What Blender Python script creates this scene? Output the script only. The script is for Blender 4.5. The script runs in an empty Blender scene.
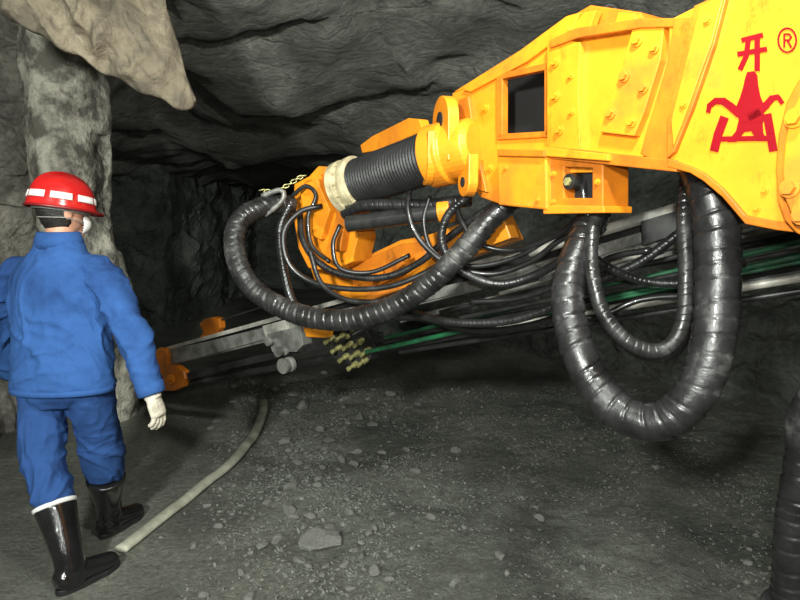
import bpy,bmesh,math,random
from mathutils import Vector,Matrix,noise
random.seed(4)
V=Vector
sc=bpy.context.scene
COL=sc.collection
# ---------------------------------------------------------------- camera geometry
CAM=V((0,0,1.55)); TH=math.radians(7.53); FPX=620.0
FW=V((0,math.cos(TH),-math.sin(TH))); UP=V((0,math.sin(TH),math.cos(TH))); RT=V((1,0,0))
def ray(px,py): return FW+RT*((px-400)/FPX)+UP*((300-py)/FPX)
def P(px,py,d): return CAM+ray(px,py)*d
def fz(x,y):
    v=V((x*0.9,y*0.9,3.1))
    h=noise.fractal(v,1.0,2.0,4)*0.035
    tr=max(0,min(1,(-.75-x-.05*(y-2))/.4))   # smoother trodden track beside the worker
    h+=(noise.noise(V((x*7,y*7,1)))*0.016+noise.noise(V((x*17,y*17,5)))*0.012)*(1-.6*tr)
    f=noise.noise(V((x*32,y*32,9))); h+=max(0,f)*.018*(1-.8*tr)
    d=math.hypot(x+1.42,y-2.65)
    k=min(1,max(0,(d-0.35)/0.6))
    h=h*(0.12+0.88*k)
    h+=0.10*max(0,min(1,(y-5.5)/3.0))**2
    return h
def F(px,py):
    r=ray(px,py); t=-CAM.z/r.z; p=CAM+r*t
    p.z=fz(p.x,p.y); return p
class Plane:
    def __init__(s,a,b):
        a=V((a[0],a[1],0)); b=V((b[0],b[1],0))
        s.u=(b-a).normalized(); s.n=V((-s.u.y,s.u.x,0))
        if s.n.dot(-a)<0: s.n=-s.n
        s.c=a.dot(s.n); s.a=a
    def hit(s,px,py,off=0.0):
        r=ray(px,py); t=(s.c+off-CAM.dot(s.n))/r.dot(s.n)
        return CAM+r*t
P1=Plane((.871,1.5),(.529,2.05))
P2=Plane((1.3,2.3),(-1.74,4.5))
# ---------------------------------------------------------------- materials
def newmat(name):
    m=bpy.data.materials.new(name); m.use_nodes=True
    nt=m.node_tree; b=nt.nodes['Principled BSDF']; return m,nt,b
def pmat(name,c1,c2=None,rough=.5,metal=0,scale=8,bump=0,bscale=40,lo=.35,hi=.65,c3=None,spec=None,detail=6,coat=0,bd=.02,stretch=None,rvar=0,grime=0):
    m,nt,b=newmat(name); N=nt.nodes; L=nt.links
    tc=N.new('ShaderNodeTexCoord'); 
    b.inputs['Roughness'].default_value=rough; b.inputs['Metallic'].default_value=metal
    if spec is not None: b.inputs['Specular IOR Level'].default_value=spec
    if coat: b.inputs['Coat Weight'].default_value=coat
    if c2 is None: c2=tuple(c*.75 for c in c1)
    n=N.new('ShaderNodeTexNoise'); n.inputs['Scale'].default_value=scale; n.inputs['Detail'].default_value=detail
    n.inputs['Roughness'].default_value=.62
    src=tc.outputs['Object']
    if stretch:
        mp=N.new('ShaderNodeMapping'); mp.inputs['Scale'].default_value=stretch; L.new(src,mp.inputs['Vector']); src=mp.outputs[0]
    L.new(src,n.inputs['Vector'])
    r=N.new('ShaderNodeValToRGB'); r.color_ramp.elements[0].position=lo; r.color_ramp.elements[1].position=hi
    r.color_ramp.elements[0].color=(*c2,1); r.color_ramp.elements[1].color=(*c1,1)
    if c3:
        e=r.color_ramp.elements.new(min(.95,hi+.12)); e.color=(*c3,1)
    L.new(n.outputs['Fac'],r.inputs['Fac']); out=r.outputs['Color']
    if grime:
        g1=N.new('ShaderNodeTexNoise'); g1.inputs['Scale'].default_value=7; g1.inputs['Detail'].default_value=12; g1.inputs['Roughness'].default_value=.75
        mpp=N.new('ShaderNodeMapping'); mpp.inputs['Scale'].default_value=(1.4,1.4,.8); L.new(tc.outputs['Object'],mpp.inputs['Vector']); L.new(mpp.outputs[0],g1.inputs['Vector'])
        gr=N.new('ShaderNodeValToRGB'); gr.color_ramp.elements[0].position=.56; gr.color_ramp.elements[0].color=(1,1,1,1); gr.color_ramp.elements[1].position=.70; gr.color_ramp.elements[1].color=(1-grime,1-grime,1-grime*.8,1)
        L.new(g1.outputs['Fac'],gr.inputs['Fac'])
        mx=N.new('ShaderNodeMixRGB'); mx.blend_type='MULTIPLY'; mx.inputs[0].default_value=1; L.new(out,mx.inputs[1]); L.new(gr.outputs[0],mx.inputs[2]); out=mx.outputs[0]
    L.new(out,b.inputs['Base Color'])
    if rvar:
        mr=N.new('ShaderNodeMapRange'); mr.inputs[1].default_value=.4; mr.inputs[2].default_value=.65; mr.inputs[3].default_value=rough; mr.inputs[4].default_value=rough+rvar
        L.new(n.outputs['Fac'],mr.inputs[0]); L.new(mr.outputs[0],b.inputs['Roughness'])
    if bump:
        n2=N.new('ShaderNodeTexNoise'); n2.inputs['Scale'].default_value=bscale; n2.inputs['Detail'].default_value=8
        n2.inputs['Roughness'].default_value=.6
        L.new(src,n2.inputs['Vector'])
        bp=N.new('ShaderNodeBump'); bp.inputs['Strength'].default_value=bump; bp.inputs['Distance'].default_value=bd
        L.new(n2.outputs['Fac'],bp.inputs['Height']); L.new(bp.outputs['Normal'],b.inputs['Normal'])
    return m
def rockmat(name,dark,mid,light,rough=.75,stretch=(1,1,1),rot=(0,0,0),bump=.7,sc1=1.3,sc2=14,bd=.05,con=(.35,1.35)):
    m,nt,b=newmat(name); N=nt.nodes; L=nt.links
    tc=N.new('ShaderNodeTexCoord'); mp=N.new('ShaderNodeMapping'); mp.inputs['Scale'].default_value=stretch; mp.inputs['Rotation'].default_value=rot
    L.new(tc.outputs['Object'],mp.inputs['Vector'])
    n=N.new('ShaderNodeTexNoise'); n.inputs['Scale'].default_value=sc1; n.inputs['Detail'].default_value=12; n.inputs['Roughness'].default_value=.68; n.inputs['Distortion'].default_value=.6
    n2=N.new('ShaderNodeTexNoise'); n2.inputs['Scale'].default_value=sc2; n2.inputs['Detail'].default_value=8; n2.inputs['Roughness'].default_value=.75
    L.new(mp.outputs[0],n.inputs['Vector']); L.new(mp.outputs[0],n2.inputs['Vector'])
    r=N.new('ShaderNodeValToRGB'); e=r.color_ramp.elements; e[0].position=.35; e[0].color=(*dark,1); e[1].position=.68; e[1].color=(*light,1)
    x=e.new(.5); x.color=(*mid,1)
    L.new(n.outputs['Fac'],r.inputs['Fac'])
    mx=N.new('ShaderNodeMixRGB'); mx.blend_type='MULTIPLY'; mx.inputs[0].default_value=.85
    r2=N.new('ShaderNodeValToRGB'); r2.color_ramp.elements[0].position=.33; r2.color_ramp.elements[0].color=(con[0],)*3+(1,); r2.color_ramp.elements[1].position=.66; r2.color_ramp.elements[1].color=(con[1],con[1],con[1]*.98,1)
    L.new(n2.outputs['Fac'],r2.inputs['Fac']); L.new(r.outputs[0],mx.inputs[1]); L.new(r2.outputs[0],mx.inputs[2])
    L.new(mx.outputs[0],b.inputs['Base Color']); b.inputs['Roughness'].default_value=rough
    vo=N.new('ShaderNodeTexVoronoi'); vo.feature='DISTANCE_TO_EDGE'; vo.inputs['Scale'].default_value=sc1*2.6
    vw=N.new('ShaderNodeMixRGB'); vw.inputs[0].default_value=.25; L.new(mp.outputs[0],vw.inputs[1]); L.new(n.outputs['Color'],vw.inputs[2])
    L.new(vw.outputs[0],vo.inputs['Vector'])
    vm=N.new('ShaderNodeMath'); vm.operation='MINIMUM'; vm.inputs[1].default_value=.05; L.new(vo.outputs[0],vm.inputs[0])
    v2=N.new('ShaderNodeMath'); v2.operation='MULTIPLY'; v2.inputs[1].default_value=4; L.new(vm.outputs[0],v2.inputs[0])
    ad=N.new('ShaderNodeMath'); ad.operation='ADD'
    L.new(n.outputs['Fac'],ad.inputs[0]); L.new(n2.outputs['Fac'],ad.inputs[1])
    a2=N.new('ShaderNodeMath'); a2.operation='ADD'; L.new(ad.outputs[0],a2.inputs[0]); L.new(v2.outputs[0],a2.inputs[1])
    bp=N.new('ShaderNodeBump'); bp.inputs['Strength'].default_value=bump; bp.inputs['Distance'].default_value=bd
    L.new(a2.outputs[0] if name!='gravel_ground' else ad.outputs[0],bp.inputs['Height']); L.new(bp.outputs['Normal'],b.inputs['Normal'])
    return m
M_ceil=rockmat('rock_ceiling',(.10,.102,.088),(.18,.182,.16),(.31,.31,.275),.65,(1,2.0,1.3),(0,0,.5),1.0,con=(.45,1.25))
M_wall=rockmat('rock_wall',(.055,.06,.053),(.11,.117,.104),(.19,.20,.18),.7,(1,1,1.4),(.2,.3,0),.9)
M_back=rockmat('rock_wall_shaded',(.035,.042,.037),(.08,.09,.08),(.14,.155,.138),.7,(1,1,1.4),(.2,.3,0),.8,con=(.5,1.25))  # same wall rock, with the gloom of the recess put into a darker colour
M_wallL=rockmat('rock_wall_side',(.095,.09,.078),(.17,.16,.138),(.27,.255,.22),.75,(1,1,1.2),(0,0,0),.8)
M_floor=rockmat('gravel_ground',(.085,.09,.076),(.15,.156,.134),(.225,.232,.2),.7,(1,1,1),(0,0,0),.9,1.3,32,.045,(.4,1.3))
M_stone=pmat('stone',(.20,.205,.185),(.10,.10,.09),.8,scale=14,bump=.5,bscale=30)
M_grav=pmat('fine_gravel',(.17,.175,.155),(.07,.072,.064),.8,scale=22)
M_pillar=pmat('plastered_rock',(.52,.50,.42),(.13,.125,.105),.85,scale=5,bump=.9,bscale=14,lo=.42,hi=.58,detail=12,bd=.05)
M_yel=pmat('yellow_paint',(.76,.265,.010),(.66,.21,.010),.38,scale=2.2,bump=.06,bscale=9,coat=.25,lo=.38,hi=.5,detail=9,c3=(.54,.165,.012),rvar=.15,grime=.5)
M_yeld=pmat('orange_and_yellow_shade',(.60,.175,.008),(.36,.10,.008),.42,scale=6,bump=.12,bscale=25,grime=.5)  # orange of the jaws; on boom plates, the yellow's shaded tone painted in
M_red=pmat('red_emblem',(.22,.003,.008),(.18,.002,.006),.55,spec=.15)
M_blk=pmat('black_wrap',(.018,.018,.019),(.007,.007,.007),.22,scale=6,lo=.38,hi=.58,c3=(.09,.09,.086),bump=.25,bscale=16,coat=.15,detail=12,rvar=.3)
M_dust=pmat('dusty_wrap',(.024,.024,.024),(.008,.008,.008),.25,scale=8,lo=.38,hi=.58,c3=(.11,.11,.105),bump=.25,bscale=20,coat=.12,detail=12,rvar=.3)
M_hose=pmat('black_hose',(.016,.016,.017),(.007,.007,.007),.28,scale=14,coat=.2,rvar=.15,c3=(.05,.05,.05))
M_bell=pmat('bellows_rubber',(.016,.016,.017),(.008,.008,.008),.5,scale=12,bump=.15)
M_hole=pmat('painted_hole_shade',(.006,.006,.006),(.004,.004,.004),.8)  # near-black colour that paints the shade inside openings
M_cream=pmat('cream_steel',(.5,.44,.28),(.26,.22,.13),.45,scale=20,bump=.15)
M_steel=pmat('worn_steel',(.30,.30,.28),(.13,.13,.12),.4,metal=.4,scale=9,bump=.25,bscale=30,lo=.38,hi=.6)
M_alu=pmat('pale_steel',(.50,.48,.43),(.22,.22,.2),.45,metal=.2,scale=7,bump=.15,lo=.38,hi=.58)
M_dsteel=pmat('dark_steel',(.05,.05,.05),(.02,.02,.02),.35,metal=.5,scale=12)
M_green=pmat('green_pipe',(.012,.12,.045),(.01,.045,.022),.45,scale=12,detail=10)
M_brass=pmat('brass',(.50,.47,.2),(.22,.21,.09),.35,metal=.5,scale=30)
M_canvas=pmat('canvas',(.185,.155,.108),(.085,.072,.052),.9,scale=3.6,bump=.8,bscale=8,c3=(.24,.205,.15),detail=12,bd=.05,lo=.38,hi=.56,grime=.5)
M_belt=pmat('flat_hose',(.40,.40,.32),(.24,.24,.19),.7,scale=12,bump=.2)
M_jack=pmat('blue_cotton',(.026,.082,.25),(.014,.045,.15),.9,scale=2.6,bump=.2,bscale=40,detail=8,spec=.2,lo=.38,hi=.54)
M_trou=pmat('navy_cotton',(.020,.06,.19),(.011,.034,.12),.9,scale=3,bump=.2,bscale=40,detail=8,spec=.2,lo=.38,hi=.54)
M_skin=pmat('skin',(.5,.27,.18),(.4,.2,.13),.55,scale=20)
M_hair=pmat('black_hair',(.015,.012,.01),(.006,.005,.005),.5,scale=60,bump=.4,bscale=120)
M_helm=pmat('red_plastic',(.5,.012,.012),(.36,.01,.01),.22,scale=5,coat=.4)
M_rim=pmat('dark_red_rim',(.2,.008,.008),(.14,.006,.006),.4)
M_refl=pmat('silver_tape',(.8,.8,.77),(.6,.6,.58),.35,scale=30)
M_grey=pmat('grey_strap',(.35,.35,.33),(.2,.2,.19),.7,scale=30)
M_boot=pmat('black_rubber',(.012,.012,.013),(.006,.006,.006),.14,scale=7,coat=.5,bump=.3,bscale=9)
M_glove=pmat('white_glove',(.62,.58,.48),(.38,.35,.28),.9,scale=25,bump=.4,bscale=90)
M_white=pmat('white_cloth',(.7,.7,.69),(.55,.55,.54),.8)
M_eye=pmat('eye_white',(.8,.8,.78),(.75,.7,.68),.3)
# ---------------------------------------------------------------- helpers
WORLD={}
def mk(name,bm,mat,parent=None,smooth=False,bevel=0,sub=0,label=None,loc=None):
    me=bpy.data.meshes.new(name)
    bmesh.ops.recalc_face_normals(bm,faces=bm.faces)
    if loc is not None: bmesh.ops.translate(bm,verts=bm.verts,vec=-V(loc))
    bm.to_mesh(me); bm.free()
    if mat: me.materials.append(mat)
    if smooth:
        for p in me.polygons: p.use_smooth=True
    o=bpy.data.objects.new(name,me); COL.objects.link(o)
    if loc is not None: o.location=loc
    if parent is not None:
        o.parent=parent
        o.matrix_parent_inverse=Matrix.Translation(-WORLD.get(parent.name,V((0,0,0))))
    WORLD[o.name]=V(loc) if loc is not None else V((0,0,0))
    if bevel:
        b=o.modifiers.new('bevel','BEVEL'); b.width=bevel; b.segments=2; b.limit_method='ANGLE'; b.angle_limit=math.radians(40)
    if sub:
        s=o.modifiers.new('sub','SUBSURF'); s.levels=sub; s.render_levels=sub
    if label: o['label']=label
    return o
def top(o,label,cat,group=None,kind=None):
    o['label']=label; o['category']=cat
    if group: o['group']=group
    if kind: o['kind']=kind
def empty(name,loc):
    e=bpy.data.objects.new(name,None); e.location=loc; e.empty_display_size=.2; COL.objects.link(e); WORLD[e.name]=V(loc); return e
def prism(bm,pts,vec):
    a=[bm.verts.new(p) for p in pts]; b=[bm.verts.new(p+vec) for p in pts]
    bm.faces.new(a); bm.faces.new(list(reversed(b)))
    n=len(pts)
    for i in range(n): bm.faces.new((a[i],b[i],b[(i+1)%n],a[(i+1)%n]))
def plate(name,pl,outline,off,th,mat,parent,bevel=.004,extra=None):
    bm=bmesh.new()
    outs=outline if isinstance(outline[0],list) else [outline]
    for o in outs:
        pts=[pl.hit(x,y,off) for x,y in o]
        prism(bm,pts,-pl.n*th)
    return mk(name,bm,mat,parent,bevel=bevel)
def frame_of(d,ref=V((0,0,1))):
    d=d.normalized(); 
    if abs(d.dot(ref))>.95: ref=V((1,0,0))
    a=d.cross(ref).normalized(); b=a.cross(d).normalized(); return d,a,b
def cyl(bm,p0,p1,r0,r1=None,n=24,caps=True,prof=None):
    if r1 is None: r1=r0
    d,a,b=frame_of(p1-p0); rings=[]
    pr=prof or [(0,r0),(1,r1)]
    for t,r in pr:
        c=p0.lerp(p1,t)
        rings.append([bm.verts.new(c+(a*math.cos(k*2*math.pi/n)+b*math.sin(k*2*math.pi/n))*r) for k in range(n)])
    for i in range(len(rings)-1):
        for k in range(n): bm.faces.new((rings[i][k],rings[i][(k+1)%n],rings[i+1][(k+1)%n],rings[i+1][k]))
    if caps: bm.faces.new(rings[0]); bm.faces.new(list(reversed(rings[-1])))
def bar(bm,p0,p1,h,w):
    d=(p1-p0).normalized(); s=d.cross(V((0,0,1))).normalized(); u=s.cross(d).normalized()
    pts=[p0+s*w/2*i+u*h/2*j for i,j in ((-1,-1),(1,-1),(1,1),(-1,1))]
    prism(bm,pts,p1-p0)
def crom(pts,step):
    pts=[V(p) for p in pts]; q=[pts[0]*2-pts[1]]+pts+[pts[-1]*2-pts[-2]]; out=[]
    for i in range(1,len(q)-2):
        p0,p1,p2,p3=q[i-1:i+3]; n=max(2,int((p2-p1).length/step))
        for k in range(n):
            t=k/n
            out.append(((i-1)+t,.5*((2*p1)+(p2-p0)*t+(2*p0-5*p1+4*p2-p3)*t*t+(3*p1-p0-3*p2+p3)*t**3)))
    out.append((len(pts)-1,pts[-1])); return out
def sweep(bm,pts,r,r2=None,pitch=0,depth=.1,n=18,step=.012,ribs=False,gap=.86):
    r2=r if r2 is None else r2
    if pitch: step=pitch/11
    c=crom(pts,step); m=len(c); tot=len(pts)-1
    tang=[]
    for i in range(m):
        a=c[max(0,i-1)][1]; b=c[min(m-1,i+1)][1]; tang.append((b-a).normalized())
    d,a,b=frame_of(tang[0]); rings=[]; s=0; sd=pts[0].x*31
    for i in range(m):
        if i:
            s+=(c[i][1]-c[i-1][1]).length
            a=(a-tang[i]*a.dot(tang[i])).normalized()
        b=tang[i].cross(a)
        R=r+(r2-r)*c[i][0]/tot; ring=[]
        for k in range(n):
            th=2*math.pi*k/n; rr=R
            if pitch:
                ph=s/pitch-k/n+noise.noise(V((s/pitch*.45,sd,0)))*.9
                f=ph%1; band=noise.noise(V((math.floor(ph)*1.7+.5,sd,3)))
                # overlapping flat wrap: each band lies slightly over the next
                rr=R*(1-depth if f>gap else 1-.55*depth*f/gap+band*.3*depth)
            ring.append(bm.verts.new(c[i][1]+(a*math.cos(th)+b*math.sin(th))*rr))
        rings.append(ring)
    for i in range(m-1):
        for k in range(n): bm.faces.new((rings[i][k],rings[i][(k+1)%n],rings[i+1][(k+1)%n],rings[i+1][k]))
    bm.faces.new(rings[0]); bm.faces.new(list(reversed(rings[-1])))
def hose(name,pts,r,mat,parent,r2=None,pitch=0,depth=.12,n=16,step=.015):
    bm=bmesh.new(); sweep(bm,[P(*p) if len(p)==3 and not isinstance(p,Vector) else p for p in pts],r,r2,pitch,depth,n,step)
    return mk(name,bm,mat,parent,smooth=True)
# ---------------------------------------------------------------- the mine shell
def disp(p,amp=.22,blk=1.0,sx=V((1.1,1.1,1.5))):
    q=p*0.75
    v=noise.noise_vector(q+V((3,1,7)))*amp
    v+=noise.noise_vector(p*1.9+V((11,2,5)))*amp*.35
    w=p+noise.noise_vector(p*2.3)*.12
    for s,k in ((1.0,1.0),(2.6,.42)):
        r=V((w.x*sx.x,w.y*sx.y,w.z*sx.z))*s
        c=noise.voronoi(r); cp=c[1][0]; h=noise.cell_vector(cp*7.13+V((.5,.5,.5)))-V((.5,.5,.5))
        h2=noise.cell_vector(cp*3.7+V((9.5,1.5,2.5)))-V((.5,.5,.5))
        tilt=(r-cp).dot(h2)*1.5
        e=min(1,(c[0][1]-c[0][0])/.12)
        v+=(h*.75+h.normalized()*tilt*.8)*amp*k*blk*e
    v+=noise.noise_vector(p*6)*amp*.10+noise.noise_vector(p*13)*amp*.06
    return v
def wall(name,plan,mat,zt=4.2,step=.055,amp=.22,label=''):
    bm=bmesh.new(); pts=[]
    for i in range(len(plan)-1):
        a=V((*plan[i],0)); b=V((*plan[i+1],0)); n=max(1,int((b-a).length/step))
        for k in range(n): pts.append(a.lerp(b,k/n))
    pts.append(V((*plan[-1],0))); nz=int((zt+.3)/step); g=[]
    for p in pts:
        col=[]
        for j in range(nz+1):
            q=V((p.x,p.y,-.3+(zt+.3)*j/nz)); q2=q+disp(q,amp)
            col.append(bm.verts.new(q2))
        g.append(col)
    for i in range(len(g)-1):
        for j in range(nz): bm.faces.new((g[i][j],g[i+1][j],g[i+1][j+1],g[i][j+1]))
    o=mk(name,bm,mat,smooth=False); o['kind']='structure'; o['label']=label; o['category']='rock wall'; return o
wall('wall_left',[(-2.35,-1.5),(-2.55,1.5),(-2.85,4.4),(-2.5,4.9),(-2.6,5.4),(-3.4,5.9),(-4.3,6.6),(-4.4,8.0)],M_wallL,label='rough brownish grey rock side wall of the mine tunnel')
wall('wall_back',[(-4.4,8.0),(-3.0,8.05),(-2.95,9.5),(-3.0,13),(-.7,13),(-.65,9.5),(-.6,8.1),(.4,7.6)],M_back,label='rock face, its colour darkened for recess shade, with a low tunnel heading opening through it')
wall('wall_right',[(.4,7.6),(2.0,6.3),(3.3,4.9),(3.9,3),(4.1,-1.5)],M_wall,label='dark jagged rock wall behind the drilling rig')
def sst(a,b,x):
    t=max(0,min(1,(x-a)/(b-a))); return t*t*(3-2*t)
bm=bmesh.new(); g=[]
xs=[-5+.065*i for i in range(int(10/.065)+1)]; ys=[-1.5+.065*i for i in range(int(15.2/.065)+1)]
for x in xs:
    col=[]
    for y in ys:
        z=3.42-1.12*sst(3.3,7.8,y)-.25*sst(1.0,4,x)-.3*sst(2,4,-x)*sst(4.5,7,y)
        p=V((x,y,z)); d=disp(p,.20,1.15,V((.62,.8,1.0))); 
        rid=abs(noise.noise(V((x*.7+y*.35,y*.35-x*.25,2.2))))*.2
        p=p+V((d.x*.35,d.y*.35,d.z-rid+.05)); col.append(bm.verts.new(p))
    g.append(col)
for i in range(len(xs)-1):
    for j in range(len(ys)-1): bm.faces.new((g[i][j],g[i+1][j],g[i+1][j+1],g[i][j+1]))
o=mk('ceiling',bm,M_ceil,smooth=True); o['kind']='structure'; o['label']='rough grey rock roof of the mine sloping down to the heading'; o['category']='rock ceiling'
bm=bmesh.new(); g=[]
xs=[-4.8+.032*i for i in range(int(9.4/.032)+1)]
ys=[-1.4+.1*i for i in range(32)]; 
while ys[-1]<6: ys.append(ys[-1]+.024)
while ys[-1]<13.2: ys.append(ys[-1]+.08)
for x in xs: g.append([bm.verts.new((x,y,fz(x,y))) for y in ys])
for i in range(len(xs)-1):
    for j in range(len(ys)-1): bm.faces.new((g[i][j],g[i+1][j],g[i+1][j+1],g[i][j+1]))
o=mk('floor',bm,M_floor,smooth=True); o['kind']='structure'; o['label']='damp grey crushed rock and grit ground of the mine'; o['category']='ground'
# pillar
bm=bmesh.new(); rings=[]; nn=56
for j in range(80):
    z=-.2+3.4*j/79; ring=[]
    for k in range(nn):
        th=2*math.pi*k/nn
        p=V((-2.42+.25*math.cos(th)-.05*(z-1.5),4.75+.3*math.sin(th),z)); d=disp(p*1.6,.09); ring.append(bm.verts.new(p+d))
    rings.append(ring)
for j in range(79):
    for k in range(nn): bm.faces.new((rings[j][k],rings[j][(k+1)%nn],rings[j+1][(k+1)%nn],rings[j+1][k]))
bm.faces.new(rings[0]); bm.faces.new(rings[-1])
o=mk('rock_pillar',bm,M_pillar,smooth=True); top(o,'pale plastered rock pillar beside the tunnel recess','pillar')
# canvas
A=[(-60,-20,2.7),(0,14,2.75),(60,48,2.8),(115,80,2.85),(150,97,2.9),(178,108,2.93),(192,110,2.97),(197,101,3.0)]
B=[(-60,-130,2.9),(-10,-130,2.95),(40,-125,3.0),(85,-120,3.05),(108,-115,3.1),(122,-110,3.13),(132,-105,3.16),(138,-100,3.2)]
ca=[p for _,p in crom([P(*a) for a in A],.012)]; nb=len(ca)
cb_=crom([P(*b) for b in B],.005); cb=[cb_[min(len(cb_)-1,int(i*(len(cb_)-1)/(nb-1)))][1] for i in range(nb)]
bm=bmesh.new(); g=[]
NJ=70
for i in range(nb):
    col=[]
    for j in range(NJ+1):
        t=j/NJ; p=ca[i].lerp(cb[i],t); u=i/(nb-1)
        bul=math.sin(math.pi*min(1,t*1.1))**.6*.2*(1-.5*u**4)
        w=noise.noise(V((u*7+t*3,t*2.2,0)))*.08
        w-=abs(noise.noise(V((u*9-t*5,t*3,4))))*.12+abs(noise.noise(V((u*22+t*6,t*8,9))))*.035
        w+=noise.noise(V((u*60,t*26,9)))*.006
        ed=V((0,0,noise.noise(V((u*14,3,3)))*.02*(1-t)))
        col.append(bm.verts.new(p+ed+V((.15,-1,-.25))*(bul+w*min(1,t*6+.3))))
    g.append(col)
for i in range(nb-1):
    for j in range(NJ): bm.faces.new((g[i][j],g[i+1][j],g[i+1][j+1],g[i][j+1]))
o=mk('canvas_sheet',bm,M_canvas,smooth=True); s=o.modifiers.new('s','SOLIDIFY'); s.thickness=.012
top(o,'stained brownish canvas sheet sagging from the rock roof','canvas')
# flat hose on the floor
fl=[F(*p) for p in [(264,404),(263,418),(252,440),(230,466),(196,494),(158,524),(134,543),(121,553)]]
bm=bmesh.new(); hosec=[p for _,p in crom(fl,.03)]; c=hosec; g=[]
HP=[(-.036,.010),(-.030,.022),(-.012,.030),(.012,.030),(.030,.022),(.036,.010),(.026,0),(-.026,0)]
for i,p in enumerate(c):
    t=(c[min(len(c)-1,i+1)]-c[max(0,i-1)]); t.z=0; t.normalize(); s=V((t.y,-t.x,0)); ring=[]
    z0=max(fz(*(p+s*k)[:2]) for k in (-.03,-.015,0,.015,.03))
    for k,(a,h) in enumerate(HP):
        q=p+s*a; q.z=z0+h+.004; ring.append(bm.verts.new(q))
    g.append(ring)
for _ in range(4):
    zs=[[v.co.z for v in r] for r in g]
    for i in range(1,len(g)-1):
        for k in range(8): g[i][k].co.z=max(zs[i][k],(zs[i-1][k]+zs[i+1][k])/2)
for i in range(len(g)-1):
    for k in range(8): bm.faces.new((g[i][k],g[i][(k+1)%8],g[i+1][(k+1)%8],g[i+1][k]))
bm.faces.new(g[0]); bm.faces.new(g[-1])
o=mk('flat_hose',bm,M_belt,smooth=True); top(o,'flattened khaki hose curving across the gravel ground','hose')
def blocked(x,y,m=.08):
    if math.hypot(x+1.36,y-2.5)<.25 or math.hypot(x+1.40,y-2.95)<.25: return True
    return any((p.x-x)**2+(p.y-y)**2<m*m for p in hosec[::2])
# stones
bases=[]
for b in range(8):
    bm=bmesh.new(); bmesh.ops.create_icosphere(bm,subdivisions=3,radius=1)
    pl=[(V((random.gauss(0,1),random.gauss(0,1),random.gauss(0,1))).normalized(),random.uniform(.55,.9)) for _ in range(11)]
    for v in bm.verts:
        for n_,d_ in pl:
            e=v.co.dot(n_)-d_
            if e>0: v.co-=n_*e
        v.co*=1+noise.noise(v.co*2+V((b*9,0,0)))*.12
        v.co.z*=.7; v.co.x*=1.15
        if v.co.z<-.35: v.co.z=-.35
    me=bpy.data.meshes.new('stone'); bm.to_mesh(me); bm.free(); me.materials.append(M_stone); bases.append(me)
spec=[(322,545,19),(303,408,8),(289,512,9),(277,540,7),(262,548,6),(345,400,6),(318,480,6),(360,420,5),(299,560,7),(455,588,7),(250,600,8),(350,517,6),
 (285,440,6),(415,470,5),(262,470,5),(375,575,8),(330,440,5),(540,520,6),(500,560,6),(430,520,5),(310,520,6),(290,490,6),(390,398,5),(470,430,5),(350,590,6)]
for i in range(110):
    spec.append((random.gauss(310,50),random.uniform(385,600),random.uniform(1.8,5.5)))
for i in range(60): spec.append((random.uniform(230,760),random.uniform(370,590),random.uniform(1.5,3.5)))
i=0; placed=[]
for (px,py,r) in spec:
    p=F(px,py); d=(p-CAM).dot(FW); s=r*d/FPX
    if blocked(p.x,p.y,.06+s*1.2): continue
    if any((p.x-a)**2+(p.y-b_)**2<((s+t_)*1.25)**2 for a,b_,t_ in placed): continue
    placed.append((p.x,p.y,s)); i+=1
    o=bpy.data.objects.new('stone',bases[i%8]); o.location=(p.x,p.y,p.z+s*.22); o.scale=(s*1.1,s*random.uniform(.7,1),s*random.uniform(.8,1.1)); o.rotation_euler=(0,0,random.uniform(0,6.3))
    COL.objects.link(o)
    top(o,'angular pale grey stone lying on the gravel' if r>6 else 'small grey stone lying on the gravel','stone','loose stones on the ground')
tb=bmesh.new(); bmesh.ops.create_icosphere(tb,subdivisions=1,radius=1); tv=[v.co.copy() for v in tb.verts]; tf=[[v.index for v in f.verts] for f in tb.faces]; tb.free()
vs=[];fs=[]
for i in range(22000):
    if i%2==0: y=random.uniform(2.1,5.8); x=random.gauss(-.15*y-.02,.09*y)
    else: x=random.uniform(-.9,2.2); y=random.uniform(2.0,5.6)
    if noise.noise(V((x*2.5,y*2.5,8)))<-.02+random.uniform(-.3,.3): continue
    if blocked(x,y,.06) or x>2.6: continue
    if any((x-a)**2+(y-b_)**2<(t_*1.7)**2 for a,b_,t_ in placed): continue
    s=random.uniform(.0025,.0075)*(2 if random.random()<.05 else 1); z=fz(x,y); b0=len(vs); R=Matrix.Rotation(random.uniform(0,6),3,V((random.random(),random.random(),1)).normalized())
    k=V((1.2,random.uniform(.5,1),random.uniform(.4,.8)))
    for c in tv:
        q=R@(V((c.x*k.x,c.y*k.y,c.z*k.z))*s*(1+.5*random.random())); vs.append((x+q.x,y+q.y,z+s*.15+q.z))
    fs+= [[a+b0 for a in f] for f in tf]
me=bpy.data.meshes.new('gravel'); me.from_pydata(vs,[],fs); me.materials.append(M_grav); o=bpy.data.objects.new('gravel',me); COL.objects.link(o)
top(o,'fine grey gravel strewn over the ground','gravel',kind='stuff')
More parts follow.
